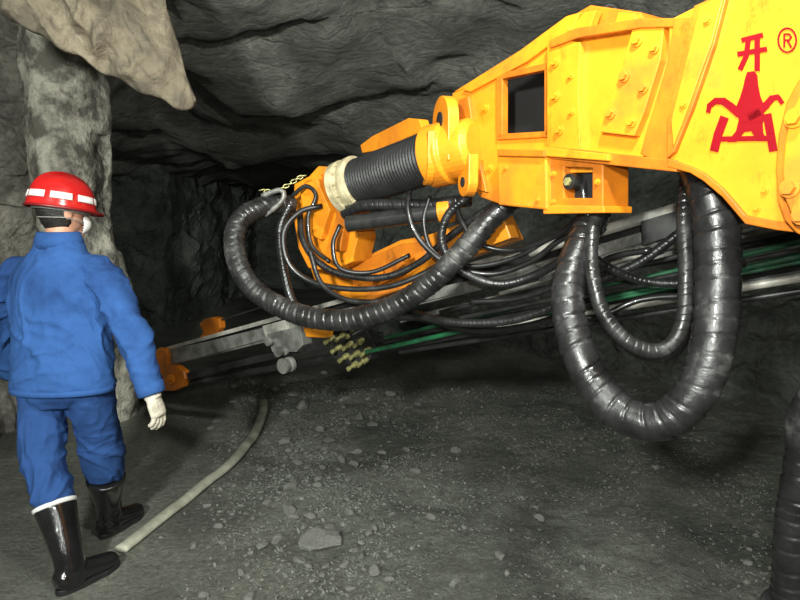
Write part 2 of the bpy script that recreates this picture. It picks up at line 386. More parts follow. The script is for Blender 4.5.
# ---------------------------------------------------------------- the rig
rig=empty('drilling_rig',(1.95,-.3,0)); top(rig,'yellow hydraulic drilling rig boom with black hoses and drill feed','drilling rig')
n1=P1.n
def back(s,z,off=0): return V((P1.a.x,P1.a.y,z))-P1.u*s+n1*off
def boltat(p,n,r=.011,h=.012,parent=None,mat=None):
    bm=bmesh.new(); cyl(bm,p-n*.003,p+n*h*.35,r*1.45,n=16); cyl(bm,p+n*h*.35,p+n*h,r,n=6)
    return mk('bolt',bm,mat or M_yel,parent)
A_out=[P1.hit(x,y) for x,y in [(668,20),(700,4),(722,-8)]]
zt=A_out[-1].z
A_pts=A_out+[back(.55,zt+.02),back(1.9,zt+.0),back(1.9,zt-.55)]+[P1.hit(x,y) for x,y in [(800,232),(775,229),(745,223),(722,196),(703,180),(690,172),(668,166)]]
bm=bmesh.new(); prism(bm,A_pts,-n1*.30)
arm=mk('boom_arm',bm,M_yel,rig,bevel=.006)
bm=bmesh.new(); c0=back(1.75,0,-.15)
cyl(bm,V((c0.x,c0.y,0)),V((c0.x,c0.y,zt-.4)),.3,prof=[(0,.42),(.04,.42),(.06,.3),(.9,.26),(.92,.34),(1,.34)],n=32)
mk('slewing_pedestal',bm,M_yeld,rig)
plate('cover_plate',P1,[(694,6),(728,-10),(714,44),(692,108),(674,152),(667,158),(667,118)],.016,.016,M_yeld,arm,.002)
plate('cover_plate',P1,[(700,6),(724,-6),(711,44),(689,104),(673,146),(671,120)],.022,.016,M_yel,arm,.002)
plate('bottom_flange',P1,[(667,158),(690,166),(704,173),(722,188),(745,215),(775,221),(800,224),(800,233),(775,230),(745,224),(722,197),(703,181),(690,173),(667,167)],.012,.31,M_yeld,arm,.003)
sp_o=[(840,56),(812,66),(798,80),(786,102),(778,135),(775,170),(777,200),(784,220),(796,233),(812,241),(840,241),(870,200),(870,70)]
plate('side_plate',P1,sp_o,.045,.045,M_yeld,arm,.004)  # orange backing plate paints a shaded edge round the lug
sp=plate('side_plate',P1,[(842,66),(815,76),(802,90),(792,110),(785,138),(782,170),(784,197),(790,212),(800,223),(814,231),(840,231),(870,190),(870,80)],.075,.03,M_yel,arm,.004)
for x,y in [(796,118),(791,188),(803,215)]: boltat(P1.hit(x,y,.075),n1,.015,.02,arm)
for x,y in [(708,20),(684,104)]: boltat(P1.hit(x,y,.022),n1,.008,.009,arm)
for x,y in [(757,208),(765,190)]: boltat(P1.hit(x,y,0),n1,.007,.008,arm)
# emblem
LAY=[0]
def stroke(bm,pl,pts,w,off=.003):
    for i in range(len(pts)-1):
        a=V(pts[i]);b=V(pts[i+1]); d=(b-a).normalized(); s=V((-d.y,d.x))*w/2; a=a-d*w*.15; b=b+d*w*.15
        q=[a+s,b+s,b-s,a-s]; LAY[0]=(LAY[0]+1)%7; prism(bm,[pl.hit(k.x,k.y,off+.0001*LAY[0]) for k in q],-pl.n*.002)
bm=bmesh.new()
stroke(bm,P1,[(742,40),(762,35)],4.6); stroke(bm,P1,[(738,54),(766,49)],4.8)
stroke(bm,P1,[(748,40),(746,56),(740,69)],4.8); stroke(bm,P1,[(757,38),(757,70)],5.2)
def ep(pts):
    LAY[0]=(LAY[0]+1)%7; prism(bm,[P1.hit(x,y,.003+.0001*LAY[0]) for x,y in pts],-n1*.002)
ep([(745,78),(747,72),(754,71),(757,75),(758,86),(760,96),(764,106),(763,122),(739,122),(736,107),(740,97),(743,87)])
wing=[(708,112),(709,106),(715,101),(723,101),(730,106),(738,113),(749,117),(759,112),(766,105),(772,98),(778,97),(782,103)]
for i in range(len(wing)-1): stroke(bm,P1,wing[i:i+2],3.6+4.6*math.sin(math.pi*(i+.5)/(len(wing)-1)))
stroke(bm,P1,[(724,118),(718,134),(714,150)],8.5); stroke(bm,P1,[(767,115),(770,132),(773,150)],8.5)
ep([(739,118),(762,117),(763,133),(767,141),(757,141),(751,131),(744,132),(736,142),(727,142),(736,131)])
stroke(bm,P1,[(718,139),(770,138)],5)
mk('red_emblem',bm,M_red,arm,label='red mountain-shaped maker emblem below a red character')
bm=bmesh.new()
for k in range(24):
    t0,t1=k*math.pi/12,(k+1)*math.pi/12
    stroke(bm,P1,[(787+9*math.cos(t0),40+12*math.sin(t0)),(787+9*math.cos(t1),40+12*math.sin(t1))],1.5)
stroke(bm,P1,[(784,47),(784,34),(789,34),(791,37),(789,40),(784,40)],1.6); stroke(bm,P1,[(787,40),(791,47)],1.6)
mk('registered_mark',bm,M_red,arm)
# extension
ext=plate('boom_extension',P1,[(548,36),(575,28),(640,20),(676,22),(676,164),(600,156),(548,150)],-.03,.22,M_yel,rig,.005)
plate('flange_plate',P1,[(547,44),(553,40),(580,42),(578,95),(580,150),(560,150),(547,148)],-.005,.03,M_yel,ext,.002)
plate('flange_plate',P1,[(632,30),(664,24),(660,60),(644,112),(634,136),(600,132),(606,110),(620,74)],-.002,.03,M_yel,ext,.002)
plate('flange_plate',P1,[(700,16),(674,18),(668,60),(652,112),(640,154),(668,166),(668,160),(678,120)],.008,.04,M_yeld,ext,.002)
plate('bottom_rail',P1,[(547,146),(600,152),(676,160),(676,172),(600,164),(547,158)],.01,.26,M_yeld,ext,.003)
plate('top_rail',P1,[(549,40),(575,28),(640,18),(676,18),(676,27),(640,28),(577,38),(550,48)],.005,.24,M_yeld,ext,.003)
for x,y in [(556,62),(556,96),(560,130)]: boltat(P1.hit(x,y,-.005),n1,.012,.016,ext)
for x,y in [(571,76),(572,112)]: boltat(P1.hit(x,y,-.005),n1,.008,.012,ext)
for x,y in [(638,40),(625,76),(611,113)]: boltat(P1.hit(x,y,-.002),n1,.013,.016,ext)
for x,y in [(655,48),(644,88),(632,122)]: boltat(P1.hit(x,y,-.002),n1,.011,.014,ext)
plate('top_bracket',P1,[(556,36),(578,12),(590,5),(612,8),(640,12),(648,24),(600,32)],-.07,.12,M_yeld,ext,.004)
plate('top_bracket',P1,[(566,34),(584,12),(596,10),(588,32)],-.03,.03,M_yel,ext,.003)
plate('top_bracket',P1,[(612,30),(618,12),(634,13),(640,26)],-.03,.03,M_yel,ext,.003)
# head
HO=[[(453,92),(520,50),(566,16),(580,12),(572,30),(550,42),(547,68),(500,78),(470,88)],
  [(452,93),(470,87),(501,77),(499,138),(502,205),(480,197),(466,180),(456,150)],
  [(498,137),(548,133),(560,152),(603,156),(603,172),(502,175)]]
head=plate('boom_head',P1,HO,-.03,.035,M_yel,rig,.004)
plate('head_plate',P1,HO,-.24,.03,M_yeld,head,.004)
plate('window_shade_block',P1,[(495,74),(552,62),(552,142),(495,142)],-.16,.06,M_hole,head,0)  # black block stands in for the shade seen through the window
plate('window_frame',P1,[[(497,74),(549,62),(549,69),(497,80)],[(496,76),(502,76),(502,138),(496,140)],[(497,134),(549,131),(549,137),(497,140)],[(544,68),(549,66),(549,136),(544,136)]],-.018,.03,M_yeld,head,.003)
plate('head_rib',P1,[(458,100),(468,96),(474,140),(486,192),(478,190),(464,160)],-.012,.02,M_yeld,head,.003)
plate('head_rib',P1,[(462,90),(522,54),(566,24),(570,30),(526,62),(470,92)],-.016,.016,M_yel,head,.003)
cb_=plate('clevis_block',P1,[(497,152),(546,153),(547,210),(498,205)],.02,.14,M_yel,rig,.006)
cb2=plate('clevis_block',P1,[[(546,154),(603,158),(603,210),(592,211),(592,168),(546,166)],[(546,164),(564,165),(564,211),(546,212)],[(562,198),(594,198),(594,211),(562,212)]],.0,.12,M_yeld,rig,.004)
plate('clevis_recess',P1,[(556,162),(598,164),(598,204),(556,204)],-.05,.05,M_hole,cb2,0)  # black slab paints the shade inside the clevis opening
plate('clevis_lip',P1,[(543,147),(608,154),(608,161),(543,156)],.025,.15,M_yel,cb2,.003)
plate('clevis_lip',P1,[(543,205),(604,206),(604,213),(543,214)],.015,.13,M_yel,cb2,.003)
plate('clevis_lip',P1,[(497,149),(544,150),(544,157),(497,156)],.035,.15,M_yeld,cb2,.003)
p=P1.hit(579,182,-.05); bm=bmesh.new(); cyl(bm,p,p+n1*.05,.026,n=24); mk('pin',bm,M_dsteel,cb2,bevel=.003)
bm=bmesh.new(); cyl(bm,p+n1*.05,p+n1*.058,.014,n=6); mk('pin_head',bm,M_brass,cb2)
for x,y in [(554,174),(554,202),(598,182)]: boltat(P1.hit(x,y,0),n1,.007,.01,cb2)
for x,y in [(506,168),(538,200)]: boltat(P1.hit(x,y,.02),n1,.007,.01,cb_)
for x,y in [(486,108),(490,168)]: boltat(P1.hit(x,y,-.03),n1,.012,.014,head)
# wrist
W0=P(478,146,2.38); W1=P(432,157,2.50); W2=P(360,182,2.76); W3=P(343,189,2.82)
bm=bmesh.new(); cyl(bm,W0,W1,.11,prof=[(0,.09),(.1,.112),(.55,.112),(.6,.125),(1,.125)],n=36); wr=mk('wrist_housing',bm,M_yel,rig,bevel=.004)
def lug(name,c,r,th,axis,length_dir,ln,par,mat=M_yel,hole=True):
    axis=axis.normalized(); ld=(length_dir-axis*length_dir.dot(axis)).normalized(); sd=axis.cross(ld); pts=[]
    for k in range(17):
        t=-math.pi/2+math.pi*k/16; pts.append(c+ld*math.cos(t)*r+sd*math.sin(t)*r)
    pts+= [c-ld*ln+sd*r,c-ld*ln-sd*r]
    bm=bmesh.new(); prism(bm,pts,axis*th); o=mk(name,bm,mat,par,bevel=.004)
    if hole:
        bm=bmesh.new(); cyl(bm,c-axis*.004,c+axis*(th+.004),r*.34,n=20); mk('lug_hole',bm,M_hole,o)  # solid black plug, painted shade in place of a bored hole
    return o
lug('pivot_lug',P(440,120,2.40),.09,.045,V((.85,.25,0)),V((0,0,1)),.16,wr)
lug('pivot_lug',P(463,182,2.36),.055,.04,V((.85,.25,0)),V((0,0,-1)),.1,wr)
lug('pivot_lug',P(424,160,2.46),.10,.03,V((.88,.1,0)),V((0,0,-.9)),.1,wr,hole=False)
bm=bmesh.new()
prof=[]; nr=26
for i in range(nr): prof+=[(i/nr,.099),((i+.3)/nr,.105),((i+.6)/nr,.105),((i+.98)/nr,.099)]
cyl(bm,W1,W2,.12,prof=prof,n=40); mk('rubber_bellows',bm,M_bell,rig,smooth=True)
bm=bmesh.new(); cyl(bm,W2,W3,.12,prof=[(0,.110),(.02,.122),(.3,.122),(.32,.108),(.62,.108),(.64,.124),(1,.124)],n=40); rg=mk('flange_ring',bm,M_cream,rig,bevel=.002,label='cream painted steel flange ring')
d,a,b=frame_of(W3-W2)
for k in range(14):
    th=2*math.pi*k/14; q=W2.lerp(W3,.64)+(a*math.cos(th)+b*math.sin(th))*.116; boltat(q,-d,.005,.010,rg,M_cream)
plate('swivel_lug',P1,[(360,145),(372,136),(408,118),(419,119),(423,131),(404,139),(380,150),(362,153)],-.02,.05,M_yel,rig,.004)
n2=P2.n
br=plate('swivel_bracket',P2,[(294,184),(309,176),(318,166),(332,167),(342,180),(350,205),(358,236),(352,262),(330,272),(308,268),(298,248),(293,215)],.42,.14,M_yel,rig,.006)
plate('bracket_rib',P2,[(299,187),(316,178),(330,210),(320,240),(306,232)],.46,.04,M_yel,br,.005)
plate('bracket_rib',P2,[(320,174),(332,172),(346,214),(340,252),(328,248),(336,215)],.47,.05,M_yeld,br,.005)
for x,y in [(308,192),(316,228),(330,190),(344,258),(312,256)]: boltat(P2.hit(x,y,.46 if y<240 else .42),n2,.010,.012,br)
cr=plate('feed_cradle',P2,[(308,262),(336,252),(354,262),(400,240),(424,236),(500,210),(514,240),(490,250),(455,262),(430,274),(405,288),(372,300),(342,298),(316,286)],.28,.10,M_yel,rig,.006)
plate('cradle_gusset',P2,[(352,266),(400,244),(420,242),(428,256),(400,276),(368,290),(352,288)],.32,.04,M_yeld,cr,.004)
plate('cradle_gusset',P2,[(468,224),(500,208),(511,238),(478,250)],.36,.08,M_yel,cr,.004)
for x,y in [(380,272),(405,258),(362,280),(494,228),(480,236)]: boltat(P2.hit(x,y,.36),n2,.012,.012,cr)
plate('cradle_foot',P2,[(301,322),(332,318),(326,338),(306,337)],.2,.05,M_yel,cr,.004)
bm=bmesh.new(); cyl(bm,P(348,224,2.72),P(446,211,2.56),.036,n=24); cyb=mk('hydraulic_cylinder',bm,M_dsteel,rig,smooth=False)
bm=bmesh.new(); cyl(bm,P(440,212,2.57),P(452,210,2.55),.05,n=24); mk('cylinder_cap',bm,M_yel,cyb,bevel=.003)
# feed beam
fb0=P2.hit(162,358,0); fb1=P2.hit(830,184,0)
updir=V((0,0,1))
bm=bmesh.new(); bar(bm,fb0,fb1,.10,.045); fb=mk('feed_beam',bm,M_dsteel,rig,bevel=.003,label='long steel drill feed rail')
for dz in (.055,-.06):
    bm=bmesh.new(); bar(bm,fb0+updir*dz,fb1+updir*dz,.026,.14); mk('rail_flange',bm,M_alu if dz>0 else M_steel,fb,bevel=.003)
plate('channel_plate',P2,[(160,351),(205,342),(262,328),(330,312),(470,280),(560,256),(720,208),(860,168),(860,180),(720,220),(560,268),(470,291),(331,323),(262,340),(205,356),(166,366)],.09,.03,M_steel,fb,.003)
plate('end_plate',P2,[(262,326),(284,320),(290,336),(268,345)],.12,.03,M_alu,fb,.003)
plate('end_plate',P2,[(166,378),(230,362),(300,346),(345,336),(345,342),(300,353),(230,369),(168,386)],.1,.03,M_dsteel,fb,.003)
plate('channel_plate',P2,[(400,318),(470,302),(560,278),(720,238),(860,204),(860,212),(720,246),(560,284),(470,307),(400,323)],.09,.02,M_steel,fb,.003)
def rod(name,a,b,r,mat,off=0,par=rig,n=14):
    bm=bmesh.new(); cyl(bm,P2.hit(*a,off),P2.hit(*b,off),r,n=n); return mk(name,bm,mat,par,smooth=False)
rod('drill_rod',(178,385),(860,262),.022,M_dsteel,.05)
rod('drill_rod',(380,340),(860,250),.014,M_dsteel,.07)
rod('drill_rod',(480,330),(860,268),.016,M_alu,.09)
rod('guide_bar',(530,252),(720,196),.022,M_alu,.14)
rod('guide_bar',(500,294),(860,194),.010,M_alu,.14)
rod('guide_bar',(440,312),(860,214),.010,M_dsteel,.16)
rod('guide_bar',(460,318),(860,238),.010,M_dsteel,.16)
rod('hydraulic_pipe',(366,352),(860,243),.012,M_green,.12)
rod('hydraulic_pipe',(385,338),(860,228),.010,M_green,.08)
rod('hydraulic_pipe',(500,322),(860,250),.007,M_green,.14)
rod('guide_bar',(640,262),(860,222),.026,M_dsteel,.0)
rod('guide_bar',(640,298),(860,258),.02,M_dsteel,-.02)
rod('guide_bar',(400,352),(860,282),.012,M_dsteel,.02)
rod('feed_cable',(221,320),(262,307),.006,M_dsteel,.0)
plate('feed_carriage',P2,[(536,264),(578,250),(580,270),(540,284)],.2,.15,M_steel,rig,.004)
plate('feed_carriage',P2,[(640,218),(690,200),(692,230),(642,246)],.16,.2,M_dsteel,rig,.004)
ce=plate('centralizer_jaw',P2,[(154,352),(158,348),(164,349),(167,355),(167,364),(176,366),(183,371),(185,379),(182,387),(174,391),(164,391),(158,386),(163,377),(157,368)],.12,.05,M_yeld,rig,.008)
plate('centralizer_jaw',P2,[(199,324),(204,319),(213,317),(219,319),(220,328),(216,334),(206,339),(198,340),(203,332)],.02,.05,M_yeld,rig,.006)
bm=bmesh.new(); q=P2.hit(172,379,.12); cyl(bm,q,q+n2*.02,.035,n=20); cyl(bm,q+n2*.02,q+n2*.035,.016,n=6); mk('jaw_pin',bm,M_yel,ce)
bm=bmesh.new(); prism(bm,[P2.hit(x,y,.14) for x,y in [(267,334),(300,326),(303,345),(296,352),(272,352)]],-n2*.08); ra=mk('hose_roller_bracket',bm,M_steel,rig,bevel=.003)
for x,y,r in [(291,364,.045),(286,350,.03),(276,340,.025)]:
    bm=bmesh.new(); q=P2.hit(x,y,.12); cyl(bm,q,q+n2*.07,r,prof=[(0,r),(.25,r),(.3,r*.7),(.7,r*.7),(.75,r),(1,r)],n=20); mk('roller',bm,M_steel,ra)
vb=plate('valve_block',P2,[(328,330),(362,322),(375,346),(370,360),(350,366),(338,356)],.08,.08,M_dsteel,rig,.004,)
for k,(x,y) in enumerate([(334,337),(341,346),(348,355),(345,334),(352,343),(359,352),(356,331),(363,340),(370,349),(357,363),(367,359)]):
    q=P2.hit(x,y,.075); dd=(n2+V((-.25,0,-.45))).normalized(); bm=bmesh.new()
    cyl(bm,q,q+dd*.03,.0165,n=6); cyl(bm,q+dd*.03,q+dd*.055,.010,n=12); cyl(bm,q+dd*.055,q+dd*.072,.013,n=6); mk('hose_fitting',bm,M_brass,vb)
# hoses
hose('wrapped_hose',[(520,190,2.42),(508,203,2.42),(490,220,2.43),(462,252,2.45),(430,283,2.5),(390,308,2.56),(345,320,2.64),(298,314,2.72),(256,291,2.78),(236,257,2.8),(238,224,2.84),(262,207,2.9),(292,205,3.0)],.047,M_dust,rig,r2=.049,pitch=.034,depth=.10,n=28)
hose('wrapped_hose',[(690,140,1.78),(706,178,1.74),(716,220,1.72),(718,280,1.7),(714,335,1.68),(700,385,1.68),(665,420,1.72),(625,415,1.78),(592,380,1.84),(573,335,1.88),(568,290,1.92),(580,245,1.97),(602,200,2.05),(612,150,2.15)],.064,M_blk,rig,r2=.047,pitch=.048,depth=.085,n=36)
hose('wrapped_hose',[(612,170,2.02),(600,205,1.98),(592,235,1.94),(592,270,1.9),(603,312,1.88),(630,343,1.86),(662,350,1.85),(682,325,1.84),(686,270,1.84),(684,210,1.86),(690,160,1.9)],.023,M_dust,rig,pitch=.024,depth=.09,n=20)
hose('wrapped_hose',[(700,165,1.9),(697,210,1.9),(694,270,1.9),(690,320,1.92),(670,352,1.95),(640,352,2.0),(615,330,2.05)],.025,M_blk,rig,pitch=.026,depth=.09,n=20)
HL=[
([(415,314,2.75),(450,322,2.65),(500,322,2.55),(545,310,2.45),(590,285,2.35),(640,262,2.25),(690,225,2.15)],.018,.022),
([(300,215,2.95),(303,240,2.9),(318,262,2.86),(345,275,2.82),(385,277,2.76),(420,262,2.7),(448,238,2.62),(480,214,2.52),(505,200,2.46)],.016,.020),
([(322,206,2.9),(300,212,2.88),(284,232,2.87),(288,262,2.86),(310,281,2.85),(350,289,2.8),(395,285,2.74),(440,264,2.68),(470,237,2.6),(520,200,2.45)],.013,0),
([(345,214,2.78),(362,206,2.7),(395,205,2.64),(430,205,2.58),(470,200,2.5)],.028,.03),
([(410,190,2.6),(408,212,2.56),(420,240,2.55),(448,264,2.55),(490,274,2.52),(530,262,2.45),(560,240,2.35),(590,225,2.2)],.012,0),
([(470,195,2.46),(448,215,2.5),(442,242,2.52),(458,268,2.52),(495,284,2.5),(535,275,2.44),(575,252,2.3)],.018,.020),
([(290,205,2.95),(280,230,2.95),(284,270,2.92),(292,300,2.9),(310,325,2.9)],.020,.022),
([(340,225,2.8),(333,245,2.78),(340,268,2.76),(372,272,2.74),(410,255,2.7)],.010,0),
([(350,336,2.95),(380,322,2.95),(420,318,2.9),(470,330,2.8),(530,325,2.65),(600,300,2.5)],.014,0),
([(580,240,2.2),(600,262,2.2),(640,280,2.2),(690,282,2.15),(745,262,2.1)],.016,.02),
([(590,165,2.02),(583,190,2.0),(588,215,1.98),(604,232,1.98)],.013,0),
([(600,14,1.95),(608,6,1.95),(618,10,1.95),(618,26,1.97)],.01,0),
([(310,252,2.84),(322,284,2.8),(352,301,2.74),(400,298,2.66),(440,279,2.6),(468,252,2.55)],.012,.016),
([(455,198,2.47),(462,222,2.5),(480,244,2.5),(515,250,2.45),(555,236,2.32),(582,214,2.15)],.011,0),
([(430,196,2.56),(424,222,2.56),(434,252,2.56),(470,266,2.52),(514,258,2.45),(550,238,2.36)],.010,0),
([(470,302,2.7),(520,298,2.6),(570,280,2.45),(610,258,2.3),(650,250,2.2)],.012,0),
([(560,320,2.4),(600,316,2.35),(640,300,2.3),(690,296,2.25),(740,300,2.2)],.012,0),
([(292,196,2.95),(306,186,2.92),(316,196,2.9),(308,218,2.9),(312,246,2.88),(330,262,2.85)],.010,0),
]
for pts,r,pi in HL: hose('hydraulic_hose',pts,r,M_hose,rig,pitch=pi,depth=.08)
hose('hydraulic_hose',[(265,215,2.9),(278,205,2.88),(284,196,2.88),(280,190,2.88),(262,196,2.9)],.012,M_steel,rig)
hose('hydraulic_hose',[(620,168,2.05),(612,190,2.0),(598,212,1.98),(590,240,1.98)],.014,M_dust,rig)
bm=bmesh.new()
pts=[back(.3,1.75,-.32),back(.22,1.45,-.33),P(818,400,1.72),P(806,460,1.75),P(795,530,1.8),P(790,600,1.86)]
e_=pts[-1]; pts+=[V((e_.x-.01,e_.y+.03,.35)),V((e_.x+.04,e_.y,.09)),V((e_.x+.25,e_.y-.1,.07)),V((e_.x+.6,e_.y-.3,.07))]
sweep(bm,pts,.055,.055,.045,.08,28); mk('wrapped_hose',bm,M_blk,rig,smooth=True)
cpts=[(262,190,2.9),(272,192,2.9),(282,188,2.89),(290,184,2.88),(297,179,2.88),(303,176,2.88)]
for k,(_,p) in enumerate(crom([P(*c) for c in cpts],.022)):
    bm=bmesh.new(); ax=V((1,0,.2)) ; s=V((0,0,1)) if k%2 else V((0,1,0))
    sweep(bm,[p+ax*.014*math.cos(t)+s*.008*math.sin(t) for t in [i*math.pi/4 for i in range(9)]],.003,n=6,step=.01)
    mk('chain_link',bm,M_brass,rig,smooth=True)
# ---------------------------------------------------------------- the worker
def tube(bm,pts,rads,lat,n=20):
    lat=V(lat).normalized(); m=len(pts); rings=[]
    for i in range(m):
        t=(pts[min(m-1,i+1)]-pts[max(0,i-1)]).normalized(); a=(lat-t*lat.dot(t)).normalized(); b=t.cross(a)
        ra,rb=rads[i] if isinstance(rads[i],tuple) else (rads[i],rads[i])
        rings.append([bm.verts.new(pts[i]+a*ra*math.cos(2*math.pi*k/n)+b*rb*math.sin(2*math.pi*k/n)) for k in range(n)])
    for i in range(m-1):
        for k in range(n): bm.faces.new((rings[i][k],rings[i][(k+1)%n],rings[i+1][(k+1)%n],rings[i+1][k]))
    bm.faces.new(rings[0]); bm.faces.new(list(reversed(rings[-1])))
def ell(bm,c,r,axes=None,sub=3,fn=None):
    g=bmesh.ops.create_icosphere(bm,subdivisions=sub,radius=1)
    for v in g['verts']:
        q=v.co.copy()
        if fn: q=fn(q)
        q=V((q.x*r[0],q.y*r[1],q.z*r[2]))
        if axes: q=axes[0]*q.x+axes[1]*q.y+axes[2]*q.z
        v.co=c+q
def remesh(o,vox,sm=4):
    m=o.modifiers.new('r','REMESH'); m.mode='VOXEL'; m.voxel_size=vox; m.use_smooth_shade=True
    if sm: s=o.modifiers.new('s','SMOOTH'); s.iterations=sm; s.factor=.5
def bake(o):
    bpy.context.view_layer.update()
    dg=bpy.context.evaluated_depsgraph_get(); ev=o.evaluated_get(dg)
    me=bpy.data.meshes.new_from_object(ev); o.modifiers.clear(); o.data=me
    for p in me.polygons: p.use_smooth=True
    return me
def folds(o,amp,centres,base=.003,diag=1.0):
    """cloth creases: soft diagonal ridges, stronger near the joints"""
    me=bake(o); co=[v.co.copy() for v in me.vertices]; nr=[v.normal.copy() for v in me.vertices]
    for v,c,n in zip(me.vertices,co,nr):
        w=noise.noise_vector(c*3.4)*.2
        q=c+w
        st=base/amp
        for cc,rad,k in centres:
            dd=(c-cc).length/rad
            if dd<1: st+=k*(1-dd)**1.1
        h=0
        for (a,s,kk) in ((.75,8,1.0),(-.9,9,.9),(.25,15,.35),(1.45,7,.6),(-.2,24,.15)):
            ca_,sa=math.cos(a),math.sin(a)
            X=q.x*ca_+q.z*sa; Z=-q.x*sa+q.z*ca_
            t=V((X*s*.35,q.y*s*.45,Z*s+kk*17))
            h+=kk*(max(0,1-abs(noise.noise(t))*3.8)**1.8-.15)
        v.co=c+n*(h*amp*min(1.2,st)+noise.noise(c*5)*.005)
Fb=V((.2,.98,0)).normalized(); Rb=V((Fb.y,-Fb.x,0)); Uz=V((0,0,1))
hipc=P(63,372,2.72); hL=P(44,380,2.74); hR=P(86,380,2.70)
kL=P(43,460,2.72); kR=P(103,450,2.90)
aL=V((-1.385,2.44,.10)); aR=V((-1.435,2.90,.10))
shL=P(11,272,2.77); shR=P(104,272,2.66)
eR=P(131,330,2.62); wR=P(152,394,2.62)
eL=P(-4,336,2.86); wL=P(12,372,3.04)
nk=P(59,239,2.70); hd=P(62,211,2.705)
Fh=V((.62,.78,-.05)).normalized(); Rh=Fh.cross(Uz).normalized(); Uh=Rh.cross(Fh)
def tor(t): return hipc.lerp(nk,t)
def hand(bm,w,d,pn,th,rs=1.0,ps=1.0):
    d=d.normalized(); th=(th-d*th.dot(d)).normalized(); pn=(pn-d*pn.dot(d)-th*pn.dot(th)).normalized()
    tube(bm,[w-d*.02,w+d*.01,w+d*.05,w+d*.09,w+d*.10],[(.027*ps,.021*ps),(.03*ps,.022*ps),(.042*ps,.02*ps),(.042*ps,.018*ps),(.036*ps,.013*ps)],th,16)
    for k,(o,l) in enumerate([(.031,.072),(.011,.08),(-.010,.075),(-.030,.058)]):
        p=w+d*.088+th*o; pts=[p-d*.02,p]; cur=p; ang=.25+.08*k
        for s,f in enumerate((.45,.3,.25)):
            dr=d*math.cos(ang)+pn*math.sin(ang)+th*o*.5; cur=cur+dr.normalized()*l*f; pts.append(cur); ang+=.45
        tube(bm,pts,[.0095*rs,.0098*rs,.0092*rs,.0085*rs,.0065*rs],th,10)
    p=w+d*.025+th*.028
    tube(bm,[p-th*.015,p+d*.015+th*.014+pn*.008,p+d*.042+th*.022+pn*.018,p+d*.062+th*.02+pn*.028],[.013*rs,.013*rs,.0105*rs,.008*rs],pn,10)
dR=(wR-eR).normalized(); dL=(wL-eL).normalized()
bm=bmesh.new()
tube(bm,[tor(-.12),tor(0),tor(.3),tor(.55),tor(.72),tor(.82),tor(.96)],[(.12,.09),(.15,.10),(.135,.09),(.15,.10),(.15,.09),(.10,.07),(.06,.06)],Rb)
tube(bm,[nk-Uz*.06,nk,hd-Uz*.04],[.064,.058,.06],Rb)
for s,e,w in ((shL,eL,wL),(shR,eR,wR)):
    tube(bm,[tor(.72),s-Uz*.006,s.lerp(e,.5),e,e.lerp(w,.4),w],[.045,.040,.040,.034,.034,.026],Rb)
for h,k,a in ((hL,kL,aL),(hR,kR,aR)):
    tube(bm,[h+Uz*.03,h.lerp(k,.3),k,k.lerp(a,.35),a,a-Uz*.05],[.066,.062,.045,.043,.036,.038],Rb)
fdL=V((.5,.86,0)).normalized(); fdR=V((.3,.95,0)).normalized()
for a,f in ((aL,fdL),(aR,fdR)):
    s=f.cross(Uz)
    tube(bm,[a-f*.05-Uz*.04,a-Uz*.035+f*.02,a+f*.1-Uz*.05,a+f*.17-Uz*.06],[(.035,.03),(.04,.04),(.042,.03),(.03,.018)],s)
hand(bm,wR,dR,-Rb,Fb,.85,.85); hand(bm,wL,dL,Rb,Uz,.85,.85)
def hf(q):
    q=q.copy()
    if q.z<0: q.x*=1-.28*(-q.z)**1.5; 
    if q.z<0 and q.y<0: q.y*=1-.25*(-q.z)
    if q.y>0:
        q.y*=.93
        for sx in (-1,1): q.y-=.10*math.exp(-((q.x-.38*sx)**2/.03+(q.z-.02)**2/.02))
    return q
ax=(Rh,Fh,Uh)
def H(x,y,z): return hd+Rh*x+Fh*y+Uh*z
ell(bm,hd,(.078,.098,.118),ax,4,hf)
tube(bm,[H(0,.088,.012),H(0,.104,-.012),H(0,.112,-.030),H(0,.092,-.038)],[(.007,.008),(.010,.011),(.016,.012),(.01,.006)],Rh,12)
ell(bm,H(0,.084,-.062),(.026,.012,.006),ax,2); ell(bm,H(0,.083,-.071),(.022,.012,.007),ax,2)
ell(bm,H(0,.072,-.100),(.026,.018,.016),ax,2)
for s in (-1,1): ell(bm,H(.079*s,-.008,-.008),(.010,.02,.032),ax,3)
per=mk('person',bm,M_skin,smooth=True); remesh(per,.0065,3)
top(per,'person in blue work clothes, red helmet and rubber boots walking away','person')
for s in (-1,1):
    bm=bmesh.new(); ell(bm,H(.03*s,.080,.004),(.012,.012,.010),ax,3); e=mk('eye',bm,M_eye,per,smooth=True)
    bm=bmesh.new(); ell(bm,H(.03*s,.0905,.004),(.005,.003,.005),ax,2); mk('iris',bm,M_hair,e,smooth=True)
bm=bmesh.new(); g=bmesh.ops.create_icosphere(bm,subdivisions=4,radius=1)
for v in bm.verts: v.co=H(v.co.x*.050,.060+v.co.y*.062,-.052+v.co.z*.052)
bmesh.ops.delete(bm,geom=[v for v in bm.verts if (v.co-H(0,.066,0)).dot(Fh)<0],context='VERTS')
mkk=mk('dust_mask',bm,M_white,per,smooth=True,label='white dust mask'); mkk.modifiers.new('s','SOLIDIFY').thickness=.003
for s in (-1,1):
    bm=bmesh.new(); sweep(bm,[H(.045*s,.075,-.05),H(.075*s,.03,-.04),H(.088*s,-.02,-.03),H(.074*s,-.07,-.03),H(0,-.10,-.03)],.002,n=8,step=.01); mk('mask_strap',bm,M_grey,mkk,smooth=True)
bm=bmesh.new(); ell(bm,hd,(.084,.104,.122),ax,4,hf)
dl=[v for v in bm.verts if (lambda q:(q.dot(Fh)>.045 and q.dot(Uh)<.07) or q.dot(Uh)<-.095 or (q.dot(Fh)>.01 and q.dot(Uh)<.01))(v.co-hd)]
